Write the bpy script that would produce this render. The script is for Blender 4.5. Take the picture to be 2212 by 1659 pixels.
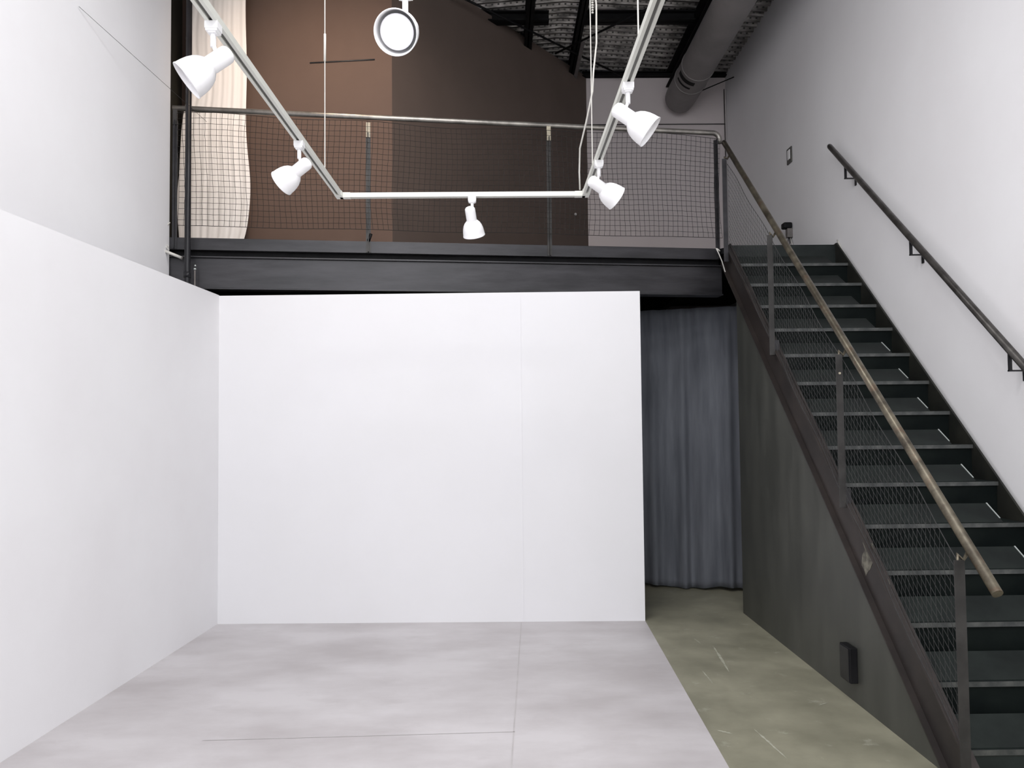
import bpy, math, random
from math import sin, cos, pi, radians, sqrt
from mathutils import Vector, Matrix
random.seed(7)
for o in list(bpy.data.objects): bpy.data.objects.remove(o)
scn = bpy.context.scene
COL = scn.collection

# ------------------------------------------------------------------ camera
F, CX, CY, CAMH = 1790.0, 1106.0, 829.5, 1.47
dy = Vector(((1083-CX)/F, -(908-CY)/F, 1.0)).normalized()      # world Y seen in the camera (x right, y up, z ahead)
up = dy.cross(Vector((1, .010, 0))).normalized()
if up.y < 0: up = -up
dx = up.cross(dy).normalized()
if dx.x < 0: dx = -dx
R = Matrix((dx, dy, up))                                       # world = R @ cam
R = R @ Matrix(((1,0,0),(0,1,0),(0,0,-1)))
cd = bpy.data.cameras.new('camera'); cam = bpy.data.objects.new('camera', cd); COL.objects.link(cam)
cam.matrix_world = Matrix.Translation((0,0,CAMH)) @ R.to_4x4()
cd.sensor_fit = 'HORIZONTAL'; cd.sensor_width = 36.0; cd.lens = 36.0*F/2212.0
cd.clip_start = .05; cd.clip_end = 60
scn.camera = cam

# ------------------------------------------------------------------ light and exposure
scn.view_settings.view_transform = 'Standard'; scn.view_settings.look = 'None'
scn.view_settings.gamma = 1.0; scn.view_settings.exposure = 0.30
scn.view_settings.use_curve_mapping = False
w = bpy.data.worlds.new('world'); scn.world = w; w.use_nodes = True
w.node_tree.nodes['Background'].inputs[0].default_value = (.8,.87,1,1)
w.node_tree.nodes['Background'].inputs[1].default_value = .05
def area(name, loc, tgt, sx, sy, power, col):
    l = bpy.data.lights.new(name, 'AREA'); l.shape = 'RECTANGLE'; l.size = sx; l.size_y = sy
    l.energy = power; l.color = col
    o = bpy.data.objects.new(name, l); COL.objects.link(o); o.location = loc
    o.rotation_euler = (Vector(tgt)-Vector(loc)).to_track_quat('-Z','Y').to_euler()
    return o
area('window_daylight', (.1,-3.85,2.9), (.1,4,1.9), 4.2, 2.6, 150, (.96,.97,1.0))
area('high_fill_light', (.0,-1.0,4.5), (.0,4.5,.6), 3.6, 1.6, 45, (.97,.975,1.0))  # added forward fill hung high in mid-room, no window stands there
for px_,py_,pw in ((.5,-.6,85),(-.3,1.9,62),(-.3,4.3,50)):      # round ceiling downlights hung below the roof
    l = bpy.data.lights.new('ceiling_downlight', 'AREA'); l.shape='DISK'; l.size=1.3; l.energy = pw; l.color = (1,.98,.985)
    o = bpy.data.objects.new('ceiling_downlight', l); COL.objects.link(o); o.location = (px_,py_,5.15)
l = bpy.data.lights.new('mezzanine_spot', 'SPOT'); l.energy = 120; l.color = (1,.77,.58); l.shadow_soft_size = .15
l.spot_size = radians(92); l.spot_blend = 1.0
o = bpy.data.objects.new('mezzanine_spot', l); COL.objects.link(o); o.location = (-1.5,5.3,5.3)
o.rotation_euler = (Vector((-1.45,7.1,3.9))-Vector((-1.5,5.3,5.3))).to_track_quat('-Z','Y').to_euler()

# ------------------------------------------------------------------ materials
def new_mat(name):
    m = bpy.data.materials.new(name); m.use_nodes = True
    nt = m.node_tree; return m, nt, nt.nodes['Principled BSDF']
def mottled(name, c1, c2, scale=3.0, rough=.6, metal=0.0, stretch=(1,1,1), bump=0.0, lo=.35, hi=.65, c3=None, scale3=20, lo3=.6, hi3=.7, spec=.5, rvar=0.0, detail=6):
    m, nt, b = new_mat(name); N = nt.nodes; L = nt.links
    tc = N.new('ShaderNodeTexCoord'); mp = N.new('ShaderNodeMapping'); mp.inputs['Scale'].default_value = stretch
    L.new(tc.outputs['Object'], mp.inputs[0])
    nz = N.new('ShaderNodeTexNoise'); nz.inputs['Scale'].default_value = scale; nz.inputs['Detail'].default_value = detail
    nz.inputs['Roughness'].default_value = .6
    L.new(mp.outputs[0], nz.inputs['Vector'])
    r = N.new('ShaderNodeValToRGB'); r.color_ramp.elements[0].position = lo; r.color_ramp.elements[1].position = hi
    r.color_ramp.elements[0].color = (*c1,1); r.color_ramp.elements[1].color = (*c2,1)
    L.new(nz.outputs[0], r.inputs[0]); out = r.outputs[0]
    if c3:
        n2 = N.new('ShaderNodeTexNoise'); n2.inputs['Scale'].default_value = scale3; n2.inputs['Detail'].default_value = 8
        n2.inputs['Roughness'].default_value = .7
        L.new(mp.outputs[0], n2.inputs['Vector'])
        r2 = N.new('ShaderNodeValToRGB'); r2.color_ramp.elements[0].position = lo3; r2.color_ramp.elements[1].position = hi3
        L.new(n2.outputs[0], r2.inputs[0])
        mx = N.new('ShaderNodeMixRGB'); L.new(r2.outputs[0], mx.inputs[0]); L.new(out, mx.inputs[1]); mx.inputs[2].default_value = (*c3,1)
        out = mx.outputs[0]
    L.new(out, b.inputs['Base Color'])
    b.inputs['Roughness'].default_value = rough; b.inputs['Metallic'].default_value = metal
    b.inputs['Specular IOR Level'].default_value = spec
    if rvar:
        mr = N.new('ShaderNodeMapRange'); mr.inputs['To Min'].default_value = rough-rvar; mr.inputs['To Max'].default_value = rough+rvar
        L.new(nz.outputs[0], mr.inputs[0]); L.new(mr.outputs[0], b.inputs['Roughness'])
    if bump:
        bp = N.new('ShaderNodeBump'); bp.inputs['Strength'].default_value = bump; bp.inputs['Distance'].default_value = .01
        n3 = N.new('ShaderNodeTexNoise'); n3.inputs['Scale'].default_value = scale*8; n3.inputs['Detail'].default_value = 5
        L.new(mp.outputs[0], n3.inputs['Vector']); L.new(n3.outputs[0], bp.inputs['Height']); L.new(bp.outputs[0], b.inputs['Normal'])
    return m
def v3(r,g,b):    # sRGB 0-255 to linear
    f = lambda c: (c/255/12.92) if c/255 <= .04045 else ((c/255+.055)/1.055)**2.4
    return (f(r),f(g),f(b))
M = {}
M['white_wall'] = mottled('white_wall_paint', (.80,.795,.81), (.83,.83,.845), 1.2, .75, bump=.03)
M['partition'] = mottled('partition_paint', (.73,.73,.745), (.75,.75,.77), 1.0, .7, bump=.02)
M['back_wall'] = mottled('back_wall_paint', (.50,.455,.455), (.54,.49,.49), 1.0, .8)
M['brown'] = mottled('brown_wall_paint', (.100,.074,.062), (.115,.085,.071), 1.5, .85, bump=.03)
M['brown_warm_lit'] = mottled('brown_wall_paint_warm_lit', (.112,.073,.057), (.128,.084,.065), 1.5, .85, bump=.03)  # same brown with the warm light on this facet mixed into the colour
M['olive'] = mottled('olive_wall_paint', (.03,.028,.02), (.045,.042,.032), 2, .8)
M['black'] = mottled('black_paint', (.006,.006,.007), (.012,.012,.013), 6, .6, spec=.15)
M['white_floor'] = mottled('white_floor_paint', (.42,.395,.40), (.555,.535,.545), 1.1, .5, stretch=(1,1.8,1), lo=.33, hi=.62, c3=(.43,.405,.41), scale3=2.6, lo3=.55, hi3=.85, rvar=.08)
M['concrete'] = mottled('green_grey_concrete', (.19,.185,.135), (.31,.30,.225), 2.6, .45, c3=(.40,.40,.33), scale3=7, lo3=.60, hi3=.78, lo=.3, hi=.7, rvar=.1, bump=.05)
M['steel_dark'] = mottled('dark_steel', (.015,.015,.017), (.034,.033,.037), 5, .36, metal=.4, stretch=(.5,.5,3), rvar=.08)
M['steel_panel'] = mottled('grey_steel_sheet', (.050,.052,.045), (.075,.077,.067), 2.4, .48, metal=.2, stretch=(2,2,.6), c3=(.15,.152,.135), scale3=5, lo3=.66, hi3=.82, rvar=.08)
M['stringer'] = mottled('brown_black_steel', (.024,.020,.019), (.040,.032,.029), 4, .5, metal=.3, c3=(.26,.25,.20), scale3=3.4, lo3=.735, hi3=.75)
M['stringer_dark'] = mottled('black_green_steel', (.010,.011,.010), (.022,.022,.018), 5, .5, spec=.25)
M['tread'] = mottled('blue_black_steel', (.008,.011,.011), (.018,.024,.022), 4, .42, spec=.22, rvar=.08)
M['riser'] = mottled('shade_black_riser_steel', (.004,.006,.006), (.008,.011,.010), 4, .6, spec=.06)  # near-black puts the shade under each tread into the riser colour
M['wornp'] = mottled('worn_paint', (.06,.055,.045), (.20,.19,.15), 30, .7)
M['kick'] = mottled('scuffed_blue_black_steel', (.006,.0085,.008), (.015,.020,.018), 5, .45, spec=.15, rvar=.08)
M['tread_edge'] = mottled('worn_steel_edge', (.05,.055,.055), (.11,.115,.11), 14, .4, metal=.5)
M['bright_edge'] = mottled('bright_steel_gap_light', (.45,.5,.48), (.6,.64,.62), 10, .35, metal=.5)  # steel of the rod nut; also paints lit wall showing beside the treads
M['post'] = mottled('post_steel', (.024,.023,.022), (.044,.042,.040), 9, .45, metal=.4)
M['pipe_steel'] = mottled('bare_pipe_steel', (.20,.19,.175), (.36,.34,.31), 9, .36, metal=.75, rvar=.08)
M['pipe_old'] = mottled('old_pipe_steel', (.05,.043,.032), (.17,.15,.11), 10, .4, metal=.6, c3=(.12,.07,.045), scale3=12, lo3=.55, hi3=.7)
M['pipe_dark'] = mottled('dark_pipe_steel', (.035,.032,.03), (.085,.08,.075), 12, .4, metal=.5)
M['black_pipe'] = mottled('black_pipe_paint', (.010,.010,.012), (.018,.018,.021), 6, .35, spec=.3)
M['net'] = mottled('dark_net_cord', (.008,.007,.006), (.016,.013,.012), 9, .8)
M['net_grey'] = mottled('grey_net_cord', (.025,.025,.025), (.045,.045,.045), 9, .7)
M['tan'] = mottled('raw_bracket_steel', (.30,.27,.20), (.42,.38,.29), 30, .5)
M['track'] = mottled('track_white_paint', (.66,.67,.62), (.70,.71,.66), 5, .45)
M['track_slot'] = mottled('track_slot_grey', (.09,.09,.085), (.13,.13,.12), 8, .5)
M['lamp_white'] = mottled('lamp_white_paint', (.86,.86,.87), (.88,.88,.89), 5, .4)
M['bulb'] = mottled('frosted_bulb', (.80,.79,.82), (.83,.82,.85), 5, .35)
M['cable_white'] = mottled('white_cable', (.55,.54,.50), (.62,.61,.57), 20, .5)
M['duct'] = mottled('duct_grey', (.17,.16,.157), (.215,.20,.197), 3, .55)
M['roof_steel'] = mottled('roof_black_steel', (.004,.004,.0045), (.009,.009,.0095), 6, .6, spec=.1)
M['roof_grey'] = mottled('roof_grey_steel', (.12,.11,.105), (.17,.155,.15), 12, .5)
M['white_cloth'] = mottled('cream_cloth', (.82,.785,.75), (.86,.83,.80), 2.2, .9, stretch=(5,5,.5))
M['grey_cloth'] = mottled('blue_grey_cloth', (.09,.097,.115), (.14,.15,.172), 3, .85, stretch=(4,4,.4))
M['wire'] = mottled('thin_dark_wire', (.03,.03,.03), (.05,.05,.05), 9, .5)
M['seam'] = mottled('seam_line', (.74,.74,.76), (.76,.76,.78), 9, .8)
M['plate'] = mottled('switch_plate', (.06,.06,.055), (.09,.09,.08), 9, .5)

# corrugated roof deck: galvanised, with rows of punched holes
m, nt, b = new_mat('galvanised_roof_deck'); N = nt.nodes; L = nt.links
tc = N.new('ShaderNodeTexCoord')
nz = N.new('ShaderNodeTexNoise'); nz.inputs['Scale'].default_value = 5; nz.inputs['Detail'].default_value = 5
mp = N.new('ShaderNodeMapping'); mp.inputs['Scale'].default_value = (1.2,9,1); L.new(tc.outputs['Object'], mp.inputs[0]); L.new(mp.outputs[0], nz.inputs['Vector'])
r = N.new('ShaderNodeValToRGB'); r.color_ramp.elements[0].position=.35; r.color_ramp.elements[1].position=.7
r.color_ramp.elements[0].color=(.07,.066,.064,1); r.color_ramp.elements[1].color=(.42,.40,.39,1); L.new(nz.outputs[0], r.inputs[0])
sx = N.new('ShaderNodeSeparateXYZ'); gp_=N.new('ShaderNodeNewGeometry'); L.new(gp_.outputs['Position'], sx.inputs[0])
def math_(op, a, bb=None):
    n = N.new('ShaderNodeMath'); n.operation = op
    if isinstance(a,(int,float)): n.inputs[0].default_value = a
    else: L.new(a, n.inputs[0])
    if bb is not None:
        if isinstance(bb,(int,float)): n.inputs[1].default_value = bb
        else: L.new(bb, n.inputs[1])
    return n.outputs[0]
fx = math_('FRACT', math_('MULTIPLY', sx.outputs[0], 1/.062))
fy = math_('FRACT', math_('MULTIPLY', math_('ADD', sx.outputs[1], 4.0), 1/.1125))
holes = math_('MULTIPLY', math_('LESS_THAN', fx, .32), math_('MULTIPLY', math_('GREATER_THAN', fy, .82), math_('LESS_THAN', fy, .90)))
mx = N.new('ShaderNodeMixRGB'); L.new(holes, mx.inputs[0]); L.new(r.outputs[0], mx.inputs[1]); mx.inputs[2].default_value=(.05,.05,.05,1)
L.new(mx.outputs[0], b.inputs['Base Color']); b.inputs['Metallic'].default_value=.7; b.inputs['Roughness'].default_value=.33
M['deck'] = m

# ------------------------------------------------------------------ mesh helpers
class MB:
    def __init__(s): s.v=[]; s.f=[]; s.smooth=[]
    def add(s, vs, fs, sm=False):
        o=len(s.v); s.v += [Vector(v) for v in vs]; s.f += [tuple(i+o for i in f) for f in fs]; s.smooth += [sm]*len(fs); return s
    def hexa(s, p):     # 8 points: bottom 4, top 4
        return s.add(p, [(3,2,1,0),(4,5,6,7),(0,1,5,4),(1,2,6,5),(2,3,7,6),(3,0,4,7)])
    def box(s, x0,x1,y0,y1,z0,z1):
        return s.hexa([(x0,y0,z0),(x1,y0,z0),(x1,y1,z0),(x0,y1,z0),(x0,y0,z1),(x1,y0,z1),(x1,y1,z1),(x0,y1,z1)])
    def obox(s, o, ax, ay, az, a0,a1,b0,b1,c0,c1):
        P = lambda a,b,c: Vector(o)+Vector(ax)*a+Vector(ay)*b+Vector(az)*c
        return s.hexa([P(a0,b0,c0),P(a1,b0,c0),P(a1,b1,c0),P(a0,b1,c0),P(a0,b0,c1),P(a1,b0,c1),P(a1,b1,c1),P(a0,b1,c1)])
    def prism_yz(s, pts, x0, x1):   # polygon in (y,z) extruded along x
        n=len(pts); vs=[(x0,y,z) for y,z in pts]+[(x1,y,z) for y,z in pts]
        fs=[tuple(range(n)), tuple(range(2*n-1,n-1,-1))]+[((i+1)%n, i, i+n, (i+1)%n+n) for i in range(n)]
        return s.add(vs, fs)
    def prism_xy(s, pts, z0, z1):
        n=len(pts); vs=[(x,y,z0) for x,y in pts]+[(x,y,z1) for x,y in pts]
        fs=[tuple(range(n-1,-1,-1)), tuple(range(n,2*n))]+[(i,(i+1)%n,(i+1)%n+n,i+n) for i in range(n)]
        return s.add(vs, fs)
    def tube(s, pts, r, n=10, caps=True):
        pts=[Vector(p) for p in pts]; rings=[]; ref=None
        for i,p in enumerate(pts):
            if i==0: t=pts[1]-p
            elif i==len(pts)-1: t=p-pts[-2]
            else: t=(pts[i+1]-p).normalized()+(p-pts[i-1]).normalized()
            t.normalize()
            if ref is None: ref = Vector((0,0,1)) if abs(t.z)<.9 else Vector((1,0,0))
            a=t.cross(ref).normalized(); bb=a.cross(t).normalized(); ref=bb
            rr = r[i] if isinstance(r,(list,tuple)) else r
            rings.append([p+a*rr*cos(2*pi*k/n)+bb*rr*sin(2*pi*k/n) for k in range(n)])
        vs=[q for ring in rings for q in ring]; fs=[]
        for i in range(len(rings)-1):
            for k in range(n):
                fs.append((i*n+k, i*n+(k+1)%n, (i+1)*n+(k+1)%n, (i+1)*n+k))
        o=len(s.v); s.add(vs, fs, True)
        if caps:
            s.f += [tuple(o+k for k in range(n-1,-1,-1)), tuple(o+(len(rings)-1)*n+k for k in range(n))]; s.smooth += [False,False]
        return s
    def lathe(s, prof, mat=None, n=40):      # profile of (radius, z), about z
        mat = mat or Matrix.Identity(4); vs=[]; fs=[]
        for (r,z) in prof:
            for k in range(n): vs.append(mat @ Vector((r*cos(2*pi*k/n), r*sin(2*pi*k/n), z)))
        for i in range(len(prof)-1):
            for k in range(n): fs.append((i*n+k, i*n+(k+1)%n, (i+1)*n+(k+1)%n, (i+1)*n+k))
        return s.add(vs, fs, True)
    def build(s, name, mat, parent=None, bevel=0):
        off = Vector((0,0,0)); p = parent
        while p is not None: off += p.location; p = p.parent
        if parent is None:
            xs=[v.x for v in s.v]; ys=[v.y for v in s.v]; off=Vector(((min(xs)+max(xs))/2,(min(ys)+max(ys))/2,min(v.z for v in s.v)))
        me = bpy.data.meshes.new(name); me.from_pydata([v-off for v in s.v], [], s.f); me.update()
        for pl,sm in zip(me.polygons, s.smooth): pl.use_smooth = sm
        me.materials.append(mat if not isinstance(mat,str) else M[mat])
        o = bpy.data.objects.new(name, me); COL.objects.link(o)
        if parent is None: o.location = off
        else: o.parent = parent
        if bevel:
            md = o.modifiers.new('bevel','BEVEL'); md.width = bevel; md.segments = 2; md.limit_method='ANGLE'
        return o
def tag(o, label=None, cat=None, group=None, kind=None):
    if label: o['label']=label
    if cat: o['category']=cat
    if group: o['group']=group
    if kind: o['kind']=kind
    return o
def thing(name, loc, label, cat, group=None):
    o = bpy.data.objects.new(name, None); COL.objects.link(o); o.location = loc; o.empty_display_size=.1
    return tag(o, label, cat, group)
def S(o, label, cat): return tag(o, label, cat, kind='structure')

# ------------------------------------------------------------------ the room
XR = 2.72; YB = 9.73; YF = -4.0; XD = -2.78
def Lx(y, x0=-2.44): return x0 + .043*(y-6.10)
# low white cove walls standing on the floor
C0 = (-2.093, 6.169); C1 = (1.035, 6.096)
def Px(y): return C0[0] + .043*(y-C0[1])
edge = lambda y: 1.034 - .035*(6.083-y)
fl = MB(); fl.add([(Px(YF),YF,0),(edge(YF),YF,0),(edge(6.09),6.09,0),(1.035,6.1,0),(-2.093,6.17,0)], [(0,1,2,3,4)])
S(fl.build('floor', 'white_floor'), 'pale grey painted floor in front of the white partition, softly mottled', 'floor')
fl = MB(); fl.add([(edge(YF),YF,0),(XR,YF,0),(XR,YB,0),(XD,YB,0),(XD,6.2,0),(-2.093,6.17,0),(1.035,6.1,0),(edge(6.09),6.09,0)], [(0,1,2,3,4,5,6,7)])
S(fl.build('floor', 'concrete'), 'scuffed green grey concrete floor running beside the staircase into the passage', 'floor')
# painted seam lines of the white floor
sm = MB()
def strip(mb, a, b, wd, z):
    a=Vector(a); b=Vector(b); d=(b-a).normalized(); n=Vector((-d.y,d.x))*wd/2
    mb.add([(a.x-n.x,a.y-n.y,z),(b.x-n.x,b.y-n.y,z),(b.x+n.x,b.y+n.y,z),(a.x+n.x,a.y+n.y,z)], [(0,1,2,3)])
strip(sm, (.0,2.9), (.131,6.09), .006, .0012); strip(sm, (-1.4,3.93), (.05,3.98), .005, .0012)
M['floor_seam'] = mottled('floor_seam_line', (.42,.40,.40), (.50,.48,.48), 6, .7)
S(sm.build('trim_1', 'floor_seam'), 'thin seam lines across the pale painted floor', 'floor seam')
# marks on the concrete
mk = MB(); rm=random.Random(4)
for (a_,b_,w_) in [((1.354, 5.41), (1.305, 4.85), 0.022), ((1.156, 4.902), (1.159, 4.638), 0.014), ((1.179, 3.97), (1.218, 3.615), 0.02), ((1.604, 4.276), (1.67, 4.315), 0.012), ((1.005, 3.959), (1.061, 3.911), 0.03), ((1.271, 5.608), (1.288, 5.458), 0.012), ((1.155, 4.467), (1.189, 4.473), 0.01), ((1.287, 4.469), (1.325, 4.483), 0.012)]:
    a_=Vector(a_); b_=Vector(b_); d_=b_-a_; n_=Vector((-d_.y,d_.x)).normalized(); K=14; up_=[]; dn_=[]
    for k in range(K+1):
        u=k/K; c_=a_+d_*u; h=w_*.5*sin(pi*min(1,max(.06,u*.9+.05)))*rm.uniform(.35,1.1)
        up_.append((c_.x+n_.x*h,c_.y+n_.y*h,.0012)); dn_.append((c_.x-n_.x*h*rm.uniform(.5,1),c_.y-n_.y*h*rm.uniform(.5,1),.0012))
    mk.add(up_+dn_,[(k,k+1,K+2+k,K+1+k) for k in range(K)])
M['chalk'] = mottled('pale_scrape', (.30,.30,.235), (.42,.42,.34), 30, .7)
S(mk.build('trim_3','chalk'),'pale scrape marks on the green grey concrete floor','floor marks')

S(MB().prism_xy([(Lx(YF),YF),(Lx(6.10),6.10),(Lx(6.10)-.45,6.10),(Lx(YF)-.45,YF)][::-1], 0, 5.75).build('wall_left','white_wall'), 'tall white wall on the left, set back above the low cove panel', 'wall')
S(MB().prism_xy([(Px(YF),YF),(C0[0],C0[1]),(C0[0]-.05,C0[1]),(Px(YF)-.05,YF)][::-1], 0, 2.422).build('wall_left','white_wall'), 'low white cove panel along the left side of the floor', 'wall')
pt = MB().prism_xy([(C0[0]-.03,C0[1]),(C1[0],C1[1]),(C1[0],C1[1]+.10),(C0[0]-.03,C0[1]+.10)], 0, 2.418)
S(pt.build('wall_partition','partition'), 'free standing white partition under the mezzanine, facing the camera', 'wall')
S(MB().box(.148,.151,6.107,6.112,.0,2.41).build('trim_2','seam'), 'faint vertical seam between panels of the white partition', 'panel seam')
# (the seam sits a hair proud of the partition face)
bpy.data.objects['trim_2'].location.y = C0[1]-.0233*(.15+2.093)-.0005
S(MB().box(XR,XR+.2,YF,YB+.2,0,5.9).build('wall_right','white_wall'), 'tall white wall on the right behind the staircase', 'wall')
S(MB().box(XD-.2,XR,YB,YB+.2,0,5.565).build('wall_back','back_wall'), 'grey lit back wall of the upper floor', 'wall')
S(MB().box(XD-.2,XR+.2,YF-.2,YF,0,5.9).build('wall_rear','white_wall'), 'white wall behind the camera', 'wall')
S(MB().box(XD-.2,XD,6.10,YB,0,5.75).build('wall_mezzanine_side','olive'), 'dark olive side wall at the left end of the mezzanine', 'wall')
# brown wall: oblique stretch, then a facet facing the room
a0=Vector((1.052,YB)); a1=Vector((-.92,7.07)); a2=Vector((XD,7.20))
def wall_seg(p,q,th,z0,z1p,z1q,mat,name):
    d=(q-p).normalized(); n=Vector((d.y,-d.x))*th
    if n.y<0: n=-n
    pts=[p,q,q+n,p+n]; zt=[z1p,z1q,z1q,z1p]
    return MB().hexa([(a.x,a.y,z0) for a in pts]+[(a.x,a.y,z) for a,z in zip(pts,zt)]).build(name,mat)
S(wall_seg(a1,a0,.08,2.85,5.56,5.575,'brown','wall_brown'), 'dark brown wall running obliquely back across the upper floor', 'wall')
S(wall_seg(a2,a1,.08,2.85,5.3,5.56,'brown_warm_lit','wall_brown'), 'brown wall stretch left of the vertical joint, warm light painted into its colour', 'wall')

# roof: corrugated deck, ridge above the mezzanine
def roofz(x): return 5.675 - (.05*(x-.66) if x>.66 else .09*(.66-x))
rf = MB(); P=.1125; y=YF; prof=[]
while y < YB+.2:
    prof += [(y,0),(y+.026,0),(y+.040,.048),(y+P-.032,.048)]; y += P
xs=[XD-.2,.66,XR+.2]; n=len(prof); vs=[]; fs=[]
for x in xs:
    for (yy,zz) in prof: vs.append((x,yy,roofz(x)+zz))
for j in range(2):
    for i in range(n-1): fs.append((j*n+i,(j+1)*n+i,(j+1)*n+i+1,j*n+i+1))
rf.add(vs,fs)
o=rf.build('ceiling','deck'); S(o,'corrugated galvanised steel roof deck with rows of small holes','ceiling')
rb = MB(); rb.add([(XD-.2,YF-.2,5.78),(XR+.2,YF-.2,5.78),(XR+.2,YB+.2,5.78),(XD-.2,YB+.2,5.78)],[(0,1,2,3)])
S(rb.build('ceiling','black'),'black closing layer above the roof deck','ceiling')

def beam(name,x0,x1,y0,y1,z0,z1,label,mat='roof_steel'):
    mb=MB()
    if (y1-y0)>(x1-x0):
        mb.box(x0,x1,y0,y1,z0,z0+.012); mb.box(x0,x1,y0,y1,z1-.012,z1); c=(x0+x1)/2; mb.box(c-.006,c+.006,y0,y1,z0,z1)
    else:
        mb.box(x0,x1,y0,y1,z0,z0+.012); mb.box(x0,x1,y0,y1,z1-.012,z1); c=(y0+y1)/2; mb.box(x0,x1,c-.006,c+.006,z0,z1)
    return tag(mb.build(name,mat), label,'beam', None,'structure')
beam('roof_beam',.28,.365,-1,8.95,5.47,5.625,'black roof purlin left of the ridge')
beam('roof_beam',.82,.885,-1,9.7,5.49,5.64,'black roof purlin just right of the ridge')
beam('roof_beam',2.00,2.16,-1,9.7,5.42,5.60,'heavy black roof beam running beside the duct')
beam('roof_beam',.885,2.00,8.18,8.30,5.50,5.60,'black cross beam under the roof deck, right of the gap')
beam('roof_beam',-.5,.52,8.18,8.30,5.50,5.60,'black cross beam under the roof deck, left of the gap')
tag(MB().box(.885,.925,8.6,9.7,5.47,5.49).build('steel_angle','roof_grey'),'grey steel angle fixed under the roof purlin','beam',None,'structure')
beam('roof_beam',1.0,XR,YB-.08,YB-.005,5.545,5.60,'dark ledger along the top of the back wall')
for p,q,lb in (((-.5,7.45,5.44),(1.45,9.55,5.50),'black diagonal tie rod running down to the right under the roof'),
            ((1.62,7.55,5.40),(.62,8.75,5.41),'black diagonal tie rod running down to the left under the roof')):
    tag(MB().tube([p,q],.011,8).build('tie_rod','roof_steel'),lb,'tie rod')

# ------------------------------------------------------------------ duct
DX,DZ,DR = 2.13,5.225,.177
du = thing('air_duct',(DX,5,DZ-DR),'grey spiral air duct running along the right wall under the roof','duct')
d=MB(); ys=[-1,9.0,9.45,9.55,9.6]; rr=[DR,DR,DR,DR*.97,DR*.85]
d.tube([(DX,y_,DZ) for y_ in ys],rr,48); d.build('duct_tube','duct',du)
cl=MB()
for yy in (8.62,8.98):
    MB().tube([(DX,yy-.012,DZ),(DX,yy+.012,DZ)],DR+.006,48).build('collar','duct',du)
g=MB()
def on_duct(y_,ang,r_): return (DX+r_*cos(ang),y_,DZ+r_*sin(ang))
def patch(mb,y0,y1,a0_,a1_,r_):
    K=12; vs=[];fs=[]
    for k in range(K+1):
        a=a0_+(a1_-a0_)*k/K; vs+= [on_duct(y0,a,r_),on_duct(y1,a,r_)]
    for k in range(K): fs.append((2*k,2*k+1,2*k+3,2*k+2))
    mb.add(vs,fs,True)
patch(g,8.68,8.76,radians(190),radians(262),DR+.003); patch(g,8.82,8.86,radians(195),radians(255),DR+.003)
o=g.build('vent_slot','roof_steel',du); o['label']='black slots of the duct outlet'
MB().box(DX-.03,DX+.03,8.15,8.2,DZ+DR-.01,5.48).build('hanger','roof_steel',du)
s_=MB(); s_.tube([(DX+.05,9.2,DZ-.10),(XR-.005,9.35,DZ+.17)],.006,8)
s_.build('tie_wire','roof_steel',du)
MB().box(2.20,2.31,8.13,8.20,5.265,5.325).build('bracket','roof_steel',du)
MB().box(2.22,2.35,7.30,7.36,5.235,5.28).build('bracket','roof_steel',du)

# ------------------------------------------------------------------ mezzanine
ML=Vector((-2.332,6.122,0)); MD=Vector((.9915,.1304,0)).normalized(); MN=Vector((-MD.y,MD.x,0)); UZ=Vector((0,0,1)); T1=4.158
def mp_(t,off,z): return ML+MD*t+MN*off+UZ*z
mz = thing('mezzanine',(0,6.4,2.465),'dark steel mezzanine edge with toe channel above a deep beam','mezzanine')
tag(mz,kind='structure')
T0=-.45
deck=MB().prism_xy([tuple(mp_(T0,.03,0).xy),tuple(mp_(T1-.02,.03,0).xy),(1.85,6.56),(XR-.002,6.56),(XR-.002,YB-.002),(XD+.002,YB-.002)],2.80,2.845)
deck.build('deck','black',mz)
f=MB()
f.obox(ML,MD,MN,UZ,-.12,T1,0,.008,2.757,2.848); f.obox(ML,MD,MN,UZ,-.12,T1,.008,.05,2.840,2.848); f.obox(ML,MD,MN,UZ,-.12,T1,.008,.05,2.757,2.765)
f.build('toe_channel','steel_dark',mz,bevel=.002)
bm=MB()
bm.obox(ML,MD,MN,UZ,-.12,T1+.02,-.005,.12,2.700,2.712); bm.obox(ML,MD,MN,UZ,-.12,T1+.02,-.005,.12,2.465,2.477); bm.obox(ML,MD,MN,UZ,-.12,T1+.02,.018,.030,2.477,2.700)
bm.build('beam','steel_dark',mz,bevel=.002)
pk=MB(); pk.obox(ML,MD,MN,UZ,-.12,T1+.02,.075,.085,2.712,2.80); pk.build('recessed_plate','black',mz)
js=MB()
for t in (.5,1.1,1.7,2.3,2.9,3.5,4.0):
    p=mp_(t,.04,0); js.box(p.x-.03,p.x+.03,p.y+.1,YB-.3,2.56,2.80)
js.build('joist','black',mz)

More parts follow.
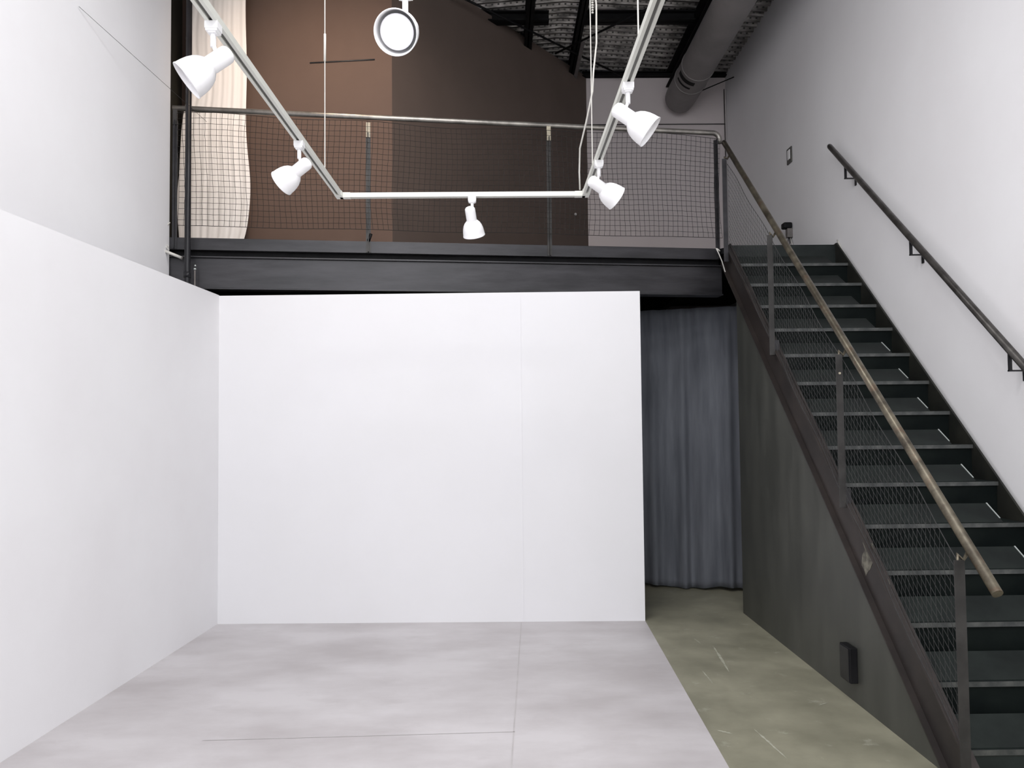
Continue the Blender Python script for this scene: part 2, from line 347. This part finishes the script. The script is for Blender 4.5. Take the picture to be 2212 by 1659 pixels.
# ------------------------------------------------------------------ guardrail on the mezzanine
gr = thing('guardrail',tuple(mp_(T1/2,.0,2.76)),'steel mezzanine guardrail with pipe top rail, thin posts and dark square netting','guardrail')
pts=[mp_(-.10,.02,3.826),mp_(1.5,.02,3.818),mp_(4.125,.015,3.806)]
c=mp_(4.125,.015,3.806)
for k in range(1,9):
    a=k/8*pi/2; pts.append(c+MD*(.055*sin(a))+UZ*(-.055*(1-cos(a))))
pts.append(pts[-1]-UZ*.03)
MB().tube(pts,.0205,16).build('top_rail','pipe_steel',gr)
def angle_post(mb,o,z0,z1,wd=.036,th=.006,dp=.03):
    mb.obox(o,MD,MN,UZ,-wd/2,wd/2,0,th,z0,z1); mb.obox(o,MD,MN,UZ,-th/2,th/2,-dp,0,z0,z1)
for t,z1 in ((-.075,3.72),(1.34,3.68),(2.75,3.71),(4.140,3.74)):
    pm=MB(); angle_post(pm,mp_(t,-.006,0),2.762,z1); o=pm.build('post','post' if 0<t<4 else 'steel_dark',gr)
    if t>4: continue
    pb=MB(); pb.obox(mp_(t,-.010,0),MD,MN,UZ,-.016,.016,-.006,.004,z1-.03,z1+.085)
    pb.build('rail_bracket','tan' if 0<t<4 else 'post',o)
# netting
def net(name,p,U,V,nu,nv,rad,mat,parent,wob,edge_r=None):
    """p(u,v) on the plane; nu x nv meshes"""
    nd=[[None]*(nv+1) for _ in range(nu+1)]
    rnd=random.Random(11)
    for i in range(nu+1):
        for j in range(nv+1):
            e = 1.0 if (0<i<nu and 0<j<nv) else .35
            nd[i][j]=p(i/nu,j/nv,rnd.uniform(-1,1)*wob*e,rnd.uniform(-1,1)*wob*e)
    mb=MB()
    for i in range(nu+1):
        mb.tube([nd[i][j] for j in range(nv+1)], rad,3,False)
    for j in range(nv+1):
        mb.tube([nd[i][j] for i in range(nu+1)], (edge_r if edge_r and j in (0,nv) else rad),3,False)
    return mb.build(name,mat,parent)
def mezz_net(u,v,a,b_):
    t=-.045+u*4.195; sag=.008*sin(u*pi*7)+.006*sin(u*23+1)
    lean=.035*max(0,.18-v)*sin(u*40)*1.4
    z=2.926+v*(3.762-2.926-.018*u)+(.012*sin(u*pi*3)*v if v<1 else .012*sin(u*pi*3))+b_+sag*(.3+.7*v)
    return mp_(t+a+lean+.01*sin(v*5+u*9),-.045+.006*sin(v*3.1+u*17),z)
net('netting',mezz_net,None,None,104,20,.0017,'net',gr,.0016,.0025)
tg=MB()
tg.tube([mp_(4.10,-.078,2.83),mp_(4.125,-.08,2.81)],.006,6)
tg.tube([mp_(4.095,-.075,2.835),mp_(4.115,-.08,2.79),mp_(4.14,-.08,2.73),mp_(4.17,-.085,2.62),mp_(4.195,-.085,2.55)],.0045,8)
tag(tg.build('cable','cable_white'),'short shiny cable hanging where the mezzanine meets the stair','cable')
tag(MB().tube([mp_(1.34,-.012,2.85),mp_(1.35,-.025,2.87),mp_(1.36,-.02,2.90)],.012,8).build('clamp','black'),'small black clamp on the foot of the left middle guardrail post','clamp')

# black pipe standing between the cove panel and the left wall
pp=thing('steel_pipe',(-2.275,6.02,0),'black vertical steel pipe rising at the left end of the mezzanine','pipe')
MB().tube([(-2.275,6.02,0),(-2.275,6.02,5.56)],.0215,20).build('pipe','black_pipe',pp)
MB().tube([(-2.275,6.02,2.53),(-2.275,6.02,2.57)],.026,20).build('pipe_sleeve','black_pipe',pp)
br=thing('anchor_rod',(-2.232,6.05,2.41),'short grey threaded anchor rod above the cove panel','rod')
MB().tube([(-2.232,6.05,2.0),(-2.232,6.05,2.59)],.006,10).build('rod','roof_grey',br)
nb=MB(); nb.tube([(-2.232,6.05,2.592),(-2.232,6.05,2.604)],.010,6); nb.lathe([(.0001,.012),(.005,.010),(.007,.004),(.007,0),(.0001,0)],Matrix.Translation((-2.228,6.045,2.618)),12)
nb.build('nut','bright_edge',br)
cb=thing('conduit',(-2.42,6.05,2.70),'short grey metal conduit sticking out of the left wall end','conduit')
MB().tube([(-2.50,6.03,2.752),(-2.33,6.065,2.683)],.011,12).build('tube','cable_white',cb)
MB().tube([(-2.335,6.064,2.685),(-2.325,6.066,2.681)],.014,12).build('end_cap','roof_grey',cb)
cc=MB(); cc.tube([(-2.425,6.075,2.95),(-2.445,6.07,2.93),(-2.455,6.06,2.90),(-2.462,6.05,2.85),(-2.465,6.045,2.80),(-2.45,6.045,2.765),(-2.43,6.05,2.752),(-2.425,6.05,2.77),(-2.436,6.05,2.78),(-2.44,6.05,2.76),(-2.42,6.05,2.74)],.0035,8)
tag(cc.build('cord','cable_white'),'white cord looping beside the foot of the left guardrail post','cord')

# ------------------------------------------------------------------ curtains
def curtain(name,x0,x1,ya,yb,z0f,z1f,mat,label,amp,nf,seed,edgef=None,nx=160,nz=40,th=.004):
    r=random.Random(seed); ph=[r.uniform(0,6.28) for _ in range(5)]
    vs=[];fs=[]
    for side in (0,1):
        for j in range(nz+1):
            v=j/nz
            for i in range(nx+1):
                u=i/nx
                l_,r_=(edgef(v) if edgef else (0,0))
                xx=x0+l_+(x1+r_-x0-l_)*u
                a=amp*(1-.55*v)
                off=a*(sin(nf*2*pi*u+ph[0]+.9*sin(3*u*pi+ph[1]))+.5*sin(nf*1.7*2*pi*u+ph[2]+.4*(1-v))+.35*sin(nf*.6*2*pi*u+ph[3]-.5*v))
                z=z0f(u)+(z1f(u)-z0f(u))*v
                vs.append((xx,ya+(yb-ya)*u+off+side*th,z))
    W=nx+1; H_=(nz+1)*W
    for j in range(nz):
        for i in range(nx):
            q=j*W+i; fs.append((q,q+1,q+1+W,q+W)); fs.append((H_+q,H_+q+W,H_+q+W+1,H_+q+1))
    for i in range(nx): fs += [(i,H_+i,H_+i+1,i+1),(nz*W+i,nz*W+i+1,H_+nz*W+i+1,H_+nz*W+i)]
    for j in range(nz): fs += [(j*W,(j+1)*W,H_+(j+1)*W,H_+j*W),(j*W+nx,H_+j*W+nx,H_+(j+1)*W+nx,(j+1)*W+nx)]
    return tag(MB().add(vs,fs,True).build(name,mat),label,'curtain')
def we(v):   # z 2.85..5.5 : v; bulges towards the bottom
    z=2.86+v*2.65
    bul=.030*math.exp(-((z-3.45)/.35)**2)-.05*math.exp(-((z-2.86)/.16)**2)
    lf=-.0+ (.065 if z>4.2 else .065*max(0,(z-3.7)/.5)) + .01*sin(z*9)
    return lf,bul+.005*sin(z*6)-.01*v
curtain('curtain',-2.675,-2.115,6.86,6.88,lambda u:2.85,lambda u:5.50,'white_cloth','cream white curtain hanging at the left end of the mezzanine',.0032,7,3,we)
curtain('curtain',1.02,2.05,7.40,7.04,lambda u:.02+.012*sin(u*9),lambda u:2.43,'grey_cloth','blue grey curtain closing the passage beside the staircase',.028,5,8)

# ------------------------------------------------------------------ staircase
SL=.1929/.2304; Y0,Z0_=6.31,2.655; RUN,RISE=.2304,.1929
def nose(y): return Z0_-SL*(Y0-y)
st=thing('staircase',(2.25,4.8,0),'dark steel staircase climbing along the right wall to the mezzanine','staircase')
tag(st,kind='structure')
def stringer(x0,x1,name,flange):
    mb=MB(); yt=6.62; yb=3.20
    top=lambda y: nose(y)+.012
    low=lambda y: nose(y)-.25
    yl=Y0-(Z0_-.25)/SL   # where the lower edge meets the floor
    pts=[(yb,0.0),(yl,0.0),(6.72,low(6.72)),(6.72,2.84),(6.52,2.858),(yb,max(.02,top(yb)))]
    mb.prism_yz(pts,x0,x1)
    if flange:
        mb.prism_yz([(yb,top(yb)),(yb,top(yb)-.012),(6.52,top(6.52)-.012),(6.52,top(6.52))],x0-flange,x0)
        mb.prism_yz([(yl,.0),(yl+.012,0.0),(6.70,low(6.70)),(6.70,low(6.70)+.012)],x0-flange,x0)
    return mb.build(name,'stringer' if flange else 'stringer_dark',st)
stringer(1.83,1.842,'stringer',.03)
stringer(2.682,2.694,'stringer',0)
pl=MB(); yb=3.26; low=lambda y: nose(y)-.25
yl=Y0-(Z0_-.25)/SL
pl.prism_yz([(yl+.004,0),(6.30,0),(6.30,low(6.30)-.004)],1.812,1.822)
o=pl.build('side_panel','steel_panel',st); o['label']='large grey steel sheet closing the space under the stair'
# treads
x0,x1=1.842,2.682
t0=MB(); t0.box(x0,x1,0,RUN+.028,-.004,0)
t0.add([(x0,0,0),(x1,0,0),(x1,0,-.035),(x0,0,-.035),(x0,.004,0),(x1,.004,0),(x1,.004,-.035),(x0,.004,-.035)],[(3,2,1,0),(7,4,5,6)][:1]+[(2,3,7,6),(0,3,7,4),(1,5,6,2)])
def tread_mesh():
    mb=MB(); mb.box(x0,x1,0,RUN+.02,-.006,0); return mb
def riser_mesh(): return MB().box(x0,x1,RUN+.012,RUN+.018,0,RISE-.006)
def kick_mesh():
    return MB().hexa([(x0,.012,.0),(2.572,.012,.0),(2.572,.160,.082),(x0,.160,.082),(x0,.012,.004),(2.572,.012,.004),(2.572,.156,.086),(x0,.156,.086)])
def lip_mesh(): return MB().box(x0,x1,-.004,.0,-.020,.001)
def strip_mesh():  # bright bar painted for the lit wall showing through the tread end gap
    return MB().hexa([(2.568,.04,.018),(2.574,.04,.018),(2.574,.158,.082),(2.568,.158,.082),(2.568,.038,.022),(2.574,.038,.022),(2.574,.154,.089),(2.568,.154,.089)])
def mk(name,mb,mat,parent):
    me=bpy.data.meshes.new(name); me.from_pydata([v-Vector(st.location) for v in mb.v],[],mb.f); me.materials.append(M[mat])
    o=bpy.data.objects.new(name,me); COL.objects.link(o); o.parent=parent; return o
tr=mk('tread',tread_mesh(),'tread',st); 
def sub(name,mb,mat,parent):
    me=bpy.data.meshes.new(name); me.from_pydata([v-Vector(st.location) for v in mb.v],[],mb.f); me.materials.append(M[mat])
    o=bpy.data.objects.new(name,me); COL.objects.link(o); o.parent=parent; return o
kp=sub('kick_plate',kick_mesh(),'kick',tr); rs=sub('riser',riser_mesh(),'riser',tr); lp=sub('nosing',lip_mesh(),'tread_edge',tr); sp=sub('gap_light_strip',strip_mesh(),'bright_edge',tr)
for k in range(0,14):
    if k==13: t=tr
    else:
        t=tr.copy(); COL.objects.link(t); t.parent=st
        for ch in (lp,rs,kp,sp):
            if ch is sp and not (4<=k<=10): continue
            c_=ch.copy(); COL.objects.link(c_); c_.parent=t
    t.location=(0,Y0-RUN*k,Z0_-RISE*k)
bpy.data.objects.remove(sp)
ld=MB(); ld.box(x0,x1,6.54,6.60,2.82,2.848); ld.box(x0,x1,6.54,6.546,2.66,2.82); ld.build('landing_edge','tread',st)
bt=MB(); bt.box(x0,x1,3.315+.004,3.325,0,.14); bt.build('bottom_riser','tread',st)

for poly in ([(y_,z_-.05) for y_,z_ in [(4.187, 0.922), (4.157, 0.891), (4.105, 0.893), (4.082, 0.856), (4.064, 0.822), (4.111, 0.795), (4.139, 0.76), (4.167, 0.742), (4.189, 0.72), (4.209, 0.749), (4.235, 0.763), (4.226, 0.816), (4.191, 0.849), (4.216, 0.883)]],[(3.955, 0.699), (3.937, 0.69), (3.929, 0.67), (3.944, 0.654), (3.966, 0.667), (3.97, 0.683)]):
    o=MB().prism_yz(poly,1.8285,1.8300).build('worn_patch','wornp',st); o['label']='pale worn paint patch on the stringer'
# panel box
bx=thing('junction_box',(1.78,4.34,.10),'small black upright box fixed low on the stair side panel','box')
MB().box(1.772,1.812,4.275,4.405,.105,.285).build('body','black',bx,bevel=.004)
MB().box(1.768,1.772,4.285,4.395,.112,.278).build('cover','black_pipe',bx)

# ------------------------------------------------------------------ stair handrail with netting
hr=thing('stair_handrail',(1.83,4.9,.1),'worn steel stair handrail on angle posts with netting below, open side of the stairs','handrail')
def hz(y): return .808+(y-3.082)*(3.733-.808)/(6.662-3.082)
hp=[(1.835,3.082,hz(3.082)),(1.835,4.4,hz(4.4)),(1.835,5.6,hz(5.6)),(1.835,6.64,hz(6.64)-.0)]
o=MB().tube(hp,.0205,20).build('rail','pipe_old',hr)
posts=[(6.45,2.70,3.52),(5.40,1.88,2.675),(4.335,.995,1.80),(3.245,0.0,.905)]
for y_,z0,z1 in posts:
    pm=MB(); w_=.042 if y_<4 else .036
    pm.box(1.765,1.765+w_,y_,y_+.006,z0,z1); pm.box(1.765+w_-.006,1.765+w_,y_+.006,y_+.04,z0,z1)
    o=pm.build('post','post' if y_<6 else 'steel_dark',hr,bevel=.001)
    if y_<4: tube_top=hz(y_)-.01
    else: tube_top=hz(y_)-.005
    MB().tube([(1.79,y_+.02,z1-.05),(1.79,y_+.02,z1+.02),(1.812,y_+.02,tube_top-.03),(1.83,y_+.02,tube_top)],.008,10).build('pin','pipe_old',o)
    if 4<y_<6:
        MB().obox((0,0,0),(1,0,0),(0,1,0),(0,0,1),1.8,1.83,y_+.006,y_+.075,z0+.0,z0+.10).build('foot_plate','steel_dark',o)
# two small bolts on the mid post
MB().tube([(1.783,4.330,1.70),(1.783,4.336,1.70)],.006,10).build('bolt','tan',hr)
def stair_net(u,v,a,b_):
    y_=3.26+u*(6.44-3.26)
    zb=nose(y_)+.02; zt=hz(y_)-.075
    return Vector((1.805+.006*sin(v*4+u*31), y_+a*1.2+.012*sin(v*3.0), zb+(zt-zb)*v+b_))
net('netting',stair_net,None,None,84,17,.0010,'net_grey',hr,.0008,.0022)

# ------------------------------------------------------------------ wall handrail
wr=thing('wall_handrail',(2.64,4.7,1.2),'dark round handrail mounted on the right wall','handrail')
def wz(y): return 3.622+(y-6.483)*.8126
MB().tube([(2.64,6.50,wz(6.50)),(2.64,6.485,wz(6.485)),(2.64,5,wz(5)),(2.64,3.1,wz(3.1))],[.016,.021,.021,.021],20).build('rail','pipe_dark',wr)
for y_ in (6.17,5.21,4.22):
    bk=MB(); z=wz(y_+.035)
    bk.box(2.632,2.648,y_-.006+.035,y_+.006+.035,z-.115,z-.012)
    bk.box(2.632,XR-.004,y_-.004+.035,y_+.010+.035,z-.115,z-.107)
    bk.box(XR-.006,XR,y_-.010+.035,y_+.016+.035,z-.165,z-.107)
    bk.build('bracket','black_pipe',wr)

# ------------------------------------------------------------------ track and spotlights
XL,XT,YN,YT,ZT=-.878,.477,2.31,4.53,2.715
tk=thing('light_track',(-.2,3.4,ZT),'white rectangular ceiling light track hung on thin cables','light track')
def rail(name,p,q):
    p=Vector(p);q=Vector(q);d=(q-p).normalized();s_=d.cross(UZ);Ln=(q-p).length
    mb=MB(); mb.obox(p,d,s_,UZ,0,Ln,-.018,-.006,0,.025); mb.obox(p,d,s_,UZ,0,Ln,.006,.018,0,.025); mb.obox(p,d,s_,UZ,0,Ln,-.006,.006,.010,.025)
    o=mb.build(name,'track',tk)
    MB().obox(p,d,s_,UZ,.06,Ln-.06,-.006,.006,.006,.010).build('slot','track_slot',o)
    return o
zb=ZT-.012
rail('rail',(XL,YN+.018,zb),(XL,YT-.018,zb)); rail('rail',(XT,YN+.018,zb),(XT,YT-.018,zb))
rail('rail',(XL+.018,YT,zb),(XT-.018,YT,zb)); rail('rail',(XL+.018,YN,zb),(XT-.018,YN,zb))
for (cx,cy) in ((XL,YT),(XT,YT)):
    sx_=1 if cx<0 else -1
    c_=MB(); c_.box(cx-.020,cx+.020,cy-.06,cy+.020,zb-.002,zb+.027); c_.box(min(cx,cx+sx_*.06),max(cx,cx+sx_*.06),cy-.020,cy+.020,zb-.002,zb+.027)
    c_.build('corner_connector','track',tk,bevel=.002)
for (cx,cy,rng) in ((XL,4.14,(3.30,3.44)),(XT,4.17,(3.9,4.0)),(XT,2.75,(3.5,3.6))):
    w_=MB(); w_.tube([(cx,cy,zb+.025),(cx,cy,roofz(cx))],.0028,8,False); w_.tube([(cx,cy,rng[0]),(cx,cy,rng[1])],.006,8)
    w_.build('suspension_cable','cable_white',tk)
co=MB(); path=[]
for k in range(90):
    z=5.5-k*.018*1.0; path.append((XT+.006+.006*cos(k*2.2),4.17+.006*sin(k*2.2),z))
path=[(XT+.012,4.17,5.55),(XT+.012,4.17,3.9),(XT+.032,4.17,3.6),(XT+.030,4.17,3.4),(XT+.012,4.17,3.25),(XT+.006,4.17,3.15),(XT-.02,4.25,3.02),(XT-.04,4.4,2.93),(XT-.035,4.5,2.83),(XT-.03,4.53,2.74)]
co.tube(path,.0045,8)
for k in range(150):
    z=5.5-k*.013
    if z<3.45: break
    co.tube([(XT+.012,4.17,z),(XT+.012,4.17,z-.005)],.0065,6)
co.build('power_cord','cable_white',tk)

# spotlight prototype: local -Z is the aim of the head
def housing():
    mb=MB(); mb.lathe([(.0001,.060),(.012,.059),(.022,.054),(.028,.044),(.029,.030),(.029,-.03),(.0285,-.035)],None,32); return mb
def shade():
    pr=[(.0285,-.034),(.034,-.040),(.0435,-.052),(.0515,-.069),(.0570,-.090),(.0600,-.112),(.0612,-.134),(.0628,-.137),(.0625,-.140),(.0605,-.140),(.0585,-.134),(.057,-.110),(.053,-.084),(.043,-.060),(.030,-.044),(.0001,-.040)]
    mb=MB(); mb.lathe(pr,None,40); return mb
def bulb():
    mb=MB(); mb.lathe([(.020,-.045),(.030,-.072),(.044,-.104),(.0485,-.118),(.0485,-.121),(.045,-.124),(.025,-.1265),(.0001,-.1275)],None,32); return mb
def bulb_ring(): return MB().lathe([(.0485,-.114),(.0492,-.116),(.0492,-.1185),(.0485,-.1195)],None,32)  # black ring paints the shadow in the gap around the bulb
proto=None; LAMPS=[]
def local_part(mb,name,mat,parent):
    me=bpy.data.meshes.new(name); me.from_pydata(mb.v,[],mb.f)
    for p_,s_ in zip(me.polygons,mb.smooth): p_.use_smooth=s_
    me.materials.append(M[mat]); o=bpy.data.objects.new(name,me); COL.objects.link(o); o.parent=parent; return o
def make_spot(loc,aim,perp,label,stem=.075,along=True):
    global proto
    aim=Vector(aim).normalized()
    rot=(-aim).to_track_quat('Z','Y').to_matrix()
    # pivot on the housing's side nearest the stem
    pv=Vector((0,0,-.070)); side=(Vector((0,0,1))-aim*aim.z); 
    if side.length<.05: side=Vector((0,1,0))
    side.normalize()
    hc=pv-side*.037+Vector((0,0,-.008))+aim*.012
    if proto is None:
        root=thing('spotlight',loc,label,'spotlight','white spotlights on the hanging track')
        a=MB(); a.box(-.020,.020,-.022,.022,-.022,0); a.box(-.018,.018,-.020,.020,-.029,-.022); a.box(-.012,.012,-.014,.014,-.033,-.029); ad=local_part(a,'track_adapter','lamp_white',root)
        s_=MB(); s_.tube([(0,0,-.030),(0,0,-.074)],.0085,14); sm_=local_part(s_,'stem','lamp_white',root)
        h=local_part(housing(),'socket_housing','lamp_white',root); s2=local_part(shade(),'shade','lamp_white',root); b_=local_part(bulb(),'bulb','bulb',s2); br_=local_part(bulb_ring(),'bulb_gap_shade','black',s2)
        proto=dict(root=root,ad=ad,stem=sm_,h=h,shade=s2,bulb=b_,ring=br_); cur=proto
    else:
        root=proto['root'].copy(); COL.objects.link(root); root.location=loc; root['label']=label; cur={'root':root}
        for k_ in ('ad','stem','h','shade'):
            c_=proto[k_].copy(); COL.objects.link(c_); c_.parent=root; cur[k_]=c_
        for k_ in ('bulb','ring'):
            c_=proto[k_].copy(); COL.objects.link(c_); c_.parent=cur['shade']; cur[k_]=c_
    for k_ in ('h','shade'):
        cur[k_].matrix_local=Matrix.Translation(hc)@rot.to_4x4()@Matrix.Diagonal((.98,.98,.83,1))
    if not along: cur['ad'].rotation_euler=(0,0,pi/2)
    # knuckle joining stem and housing
    kn=MB(); kn.tube([pv+Vector((0,0,.004)),pv-side*.012-Vector((0,0,.008)),hc+side*.02],.0065,10)
    local_part(kn,'knuckle','lamp_white',root)
    return root
ZA=zb
make_spot((XL,2.52,ZA),(-.74,-.20,-.62),None,'white spotlight nearest the left wall, tilted down left with open mouth showing')
make_spot((XL,3.61,ZA),(-.80,.28,-.50),None,'white spotlight on the left rail just above the far corner, aimed down left')
make_spot((-.150,YT,ZA),(.13,.50,-.85),None,'white spotlight hanging from the middle of the far cross rail',along=False)
make_spot((XT,3.905,ZA),(.82,.26,-.50),None,'white spotlight on the right rail near its lower corner, lower of the two there')
make_spot((XT,2.995,ZA),(.78,-.12,-.60),None,'larger looking white spotlight on the right rail, higher of the two there')
make_spot((-.262,YN,ZA),(-.16,-.86,-.50),None,'white spotlight at the top centre facing the camera with its round lens visible',along=False)

# ------------------------------------------------------------------ small things
sw=thing('light_switch',(XR-.005,7.6,3.84),'grey wall switch plate with white rocker on the right wall above the stairs','switch')
MB().box(XR-.012,XR,7.545,7.665,3.84,3.985).build('plate','plate',sw,bevel=.002)
MB().box(XR-.016,XR-.012,7.575,7.635,3.875,3.965).build('rocker','lamp_white',sw)
em=thing('wall_lamp',(XR-.03,7.62,3.06),'small black wall mounted fitting with loose wires above the top step','wall fitting')
MB().box(XR-.085,XR-.006,7.57,7.66,3.225,3.28).build('head','black',em,bevel=.012)
MB().box(XR-.05,XR,7.58,7.64,3.14,3.225).build('box','roof_grey',em,bevel=.004)
for n_,m_,a in (('wire','wire',((2.69,7.61,3.14),(2.66,7.58,3.06),(2.60,7.56,2.97),(2.585,7.56,2.90),(2.58,7.56,2.85))),
             ('wire','wire',((2.69,7.60,3.14),(2.68,7.55,3.08),(2.64,7.54,3.02),(2.66,7.55,2.95),(2.63,7.55,2.85))),
             ('wire','cable_white',((2.70,7.60,3.14),(2.695,7.53,3.05),(2.70,7.50,2.95),(2.71,7.48,2.85)))):
    MB().tube(a,.004,6).build(n_,m_,em)
tag(MB().tube([(2.714,6.57,2.89),(2.712,6.54,2.865),(2.712,6.49,2.80),(2.713,6.44,2.735),(2.716,6.40,2.70)],.006,8).build('cable','cable_white'),'white cable end lying against the right wall at the top of the stair','cable')
kb=MB(); kb.lathe([(.0001,.03),(.010,.028),(.014,.020),(.014,.010),(.008,0)],Matrix.Translation((.875,9.44,3.83))@Matrix.Rotation(pi/2,4,'X'),16)
tag(kb.build('door_knob','lamp_white'),'small white knob on the dark brown wall behind the netting','knob')
# wires
def wire(pts,r,label,mat='wire'): tag(MB().tube(pts,r,6).build('wire',mat),label,'wire')
wire([(-2.485,4.85,3.95),(-2.18,6.13,3.72)],.0013,'thin wire slanting across the upper left wall')
wire([(1.06,YB-.01,4.98),(2.71,YB-.01,4.98)],.006,'thin dark wire running level across the grey back wall')
wire([(2.70,YB-.015,5.40),(2.705,YB-.015,3.2)],.006,'thin dark wire running down the corner of back and right walls')
wire([(-1.64,7.116,4.60),(-1.07,7.076,4.61)],.006,'short dark line hanging level against the brown wall above the rail')
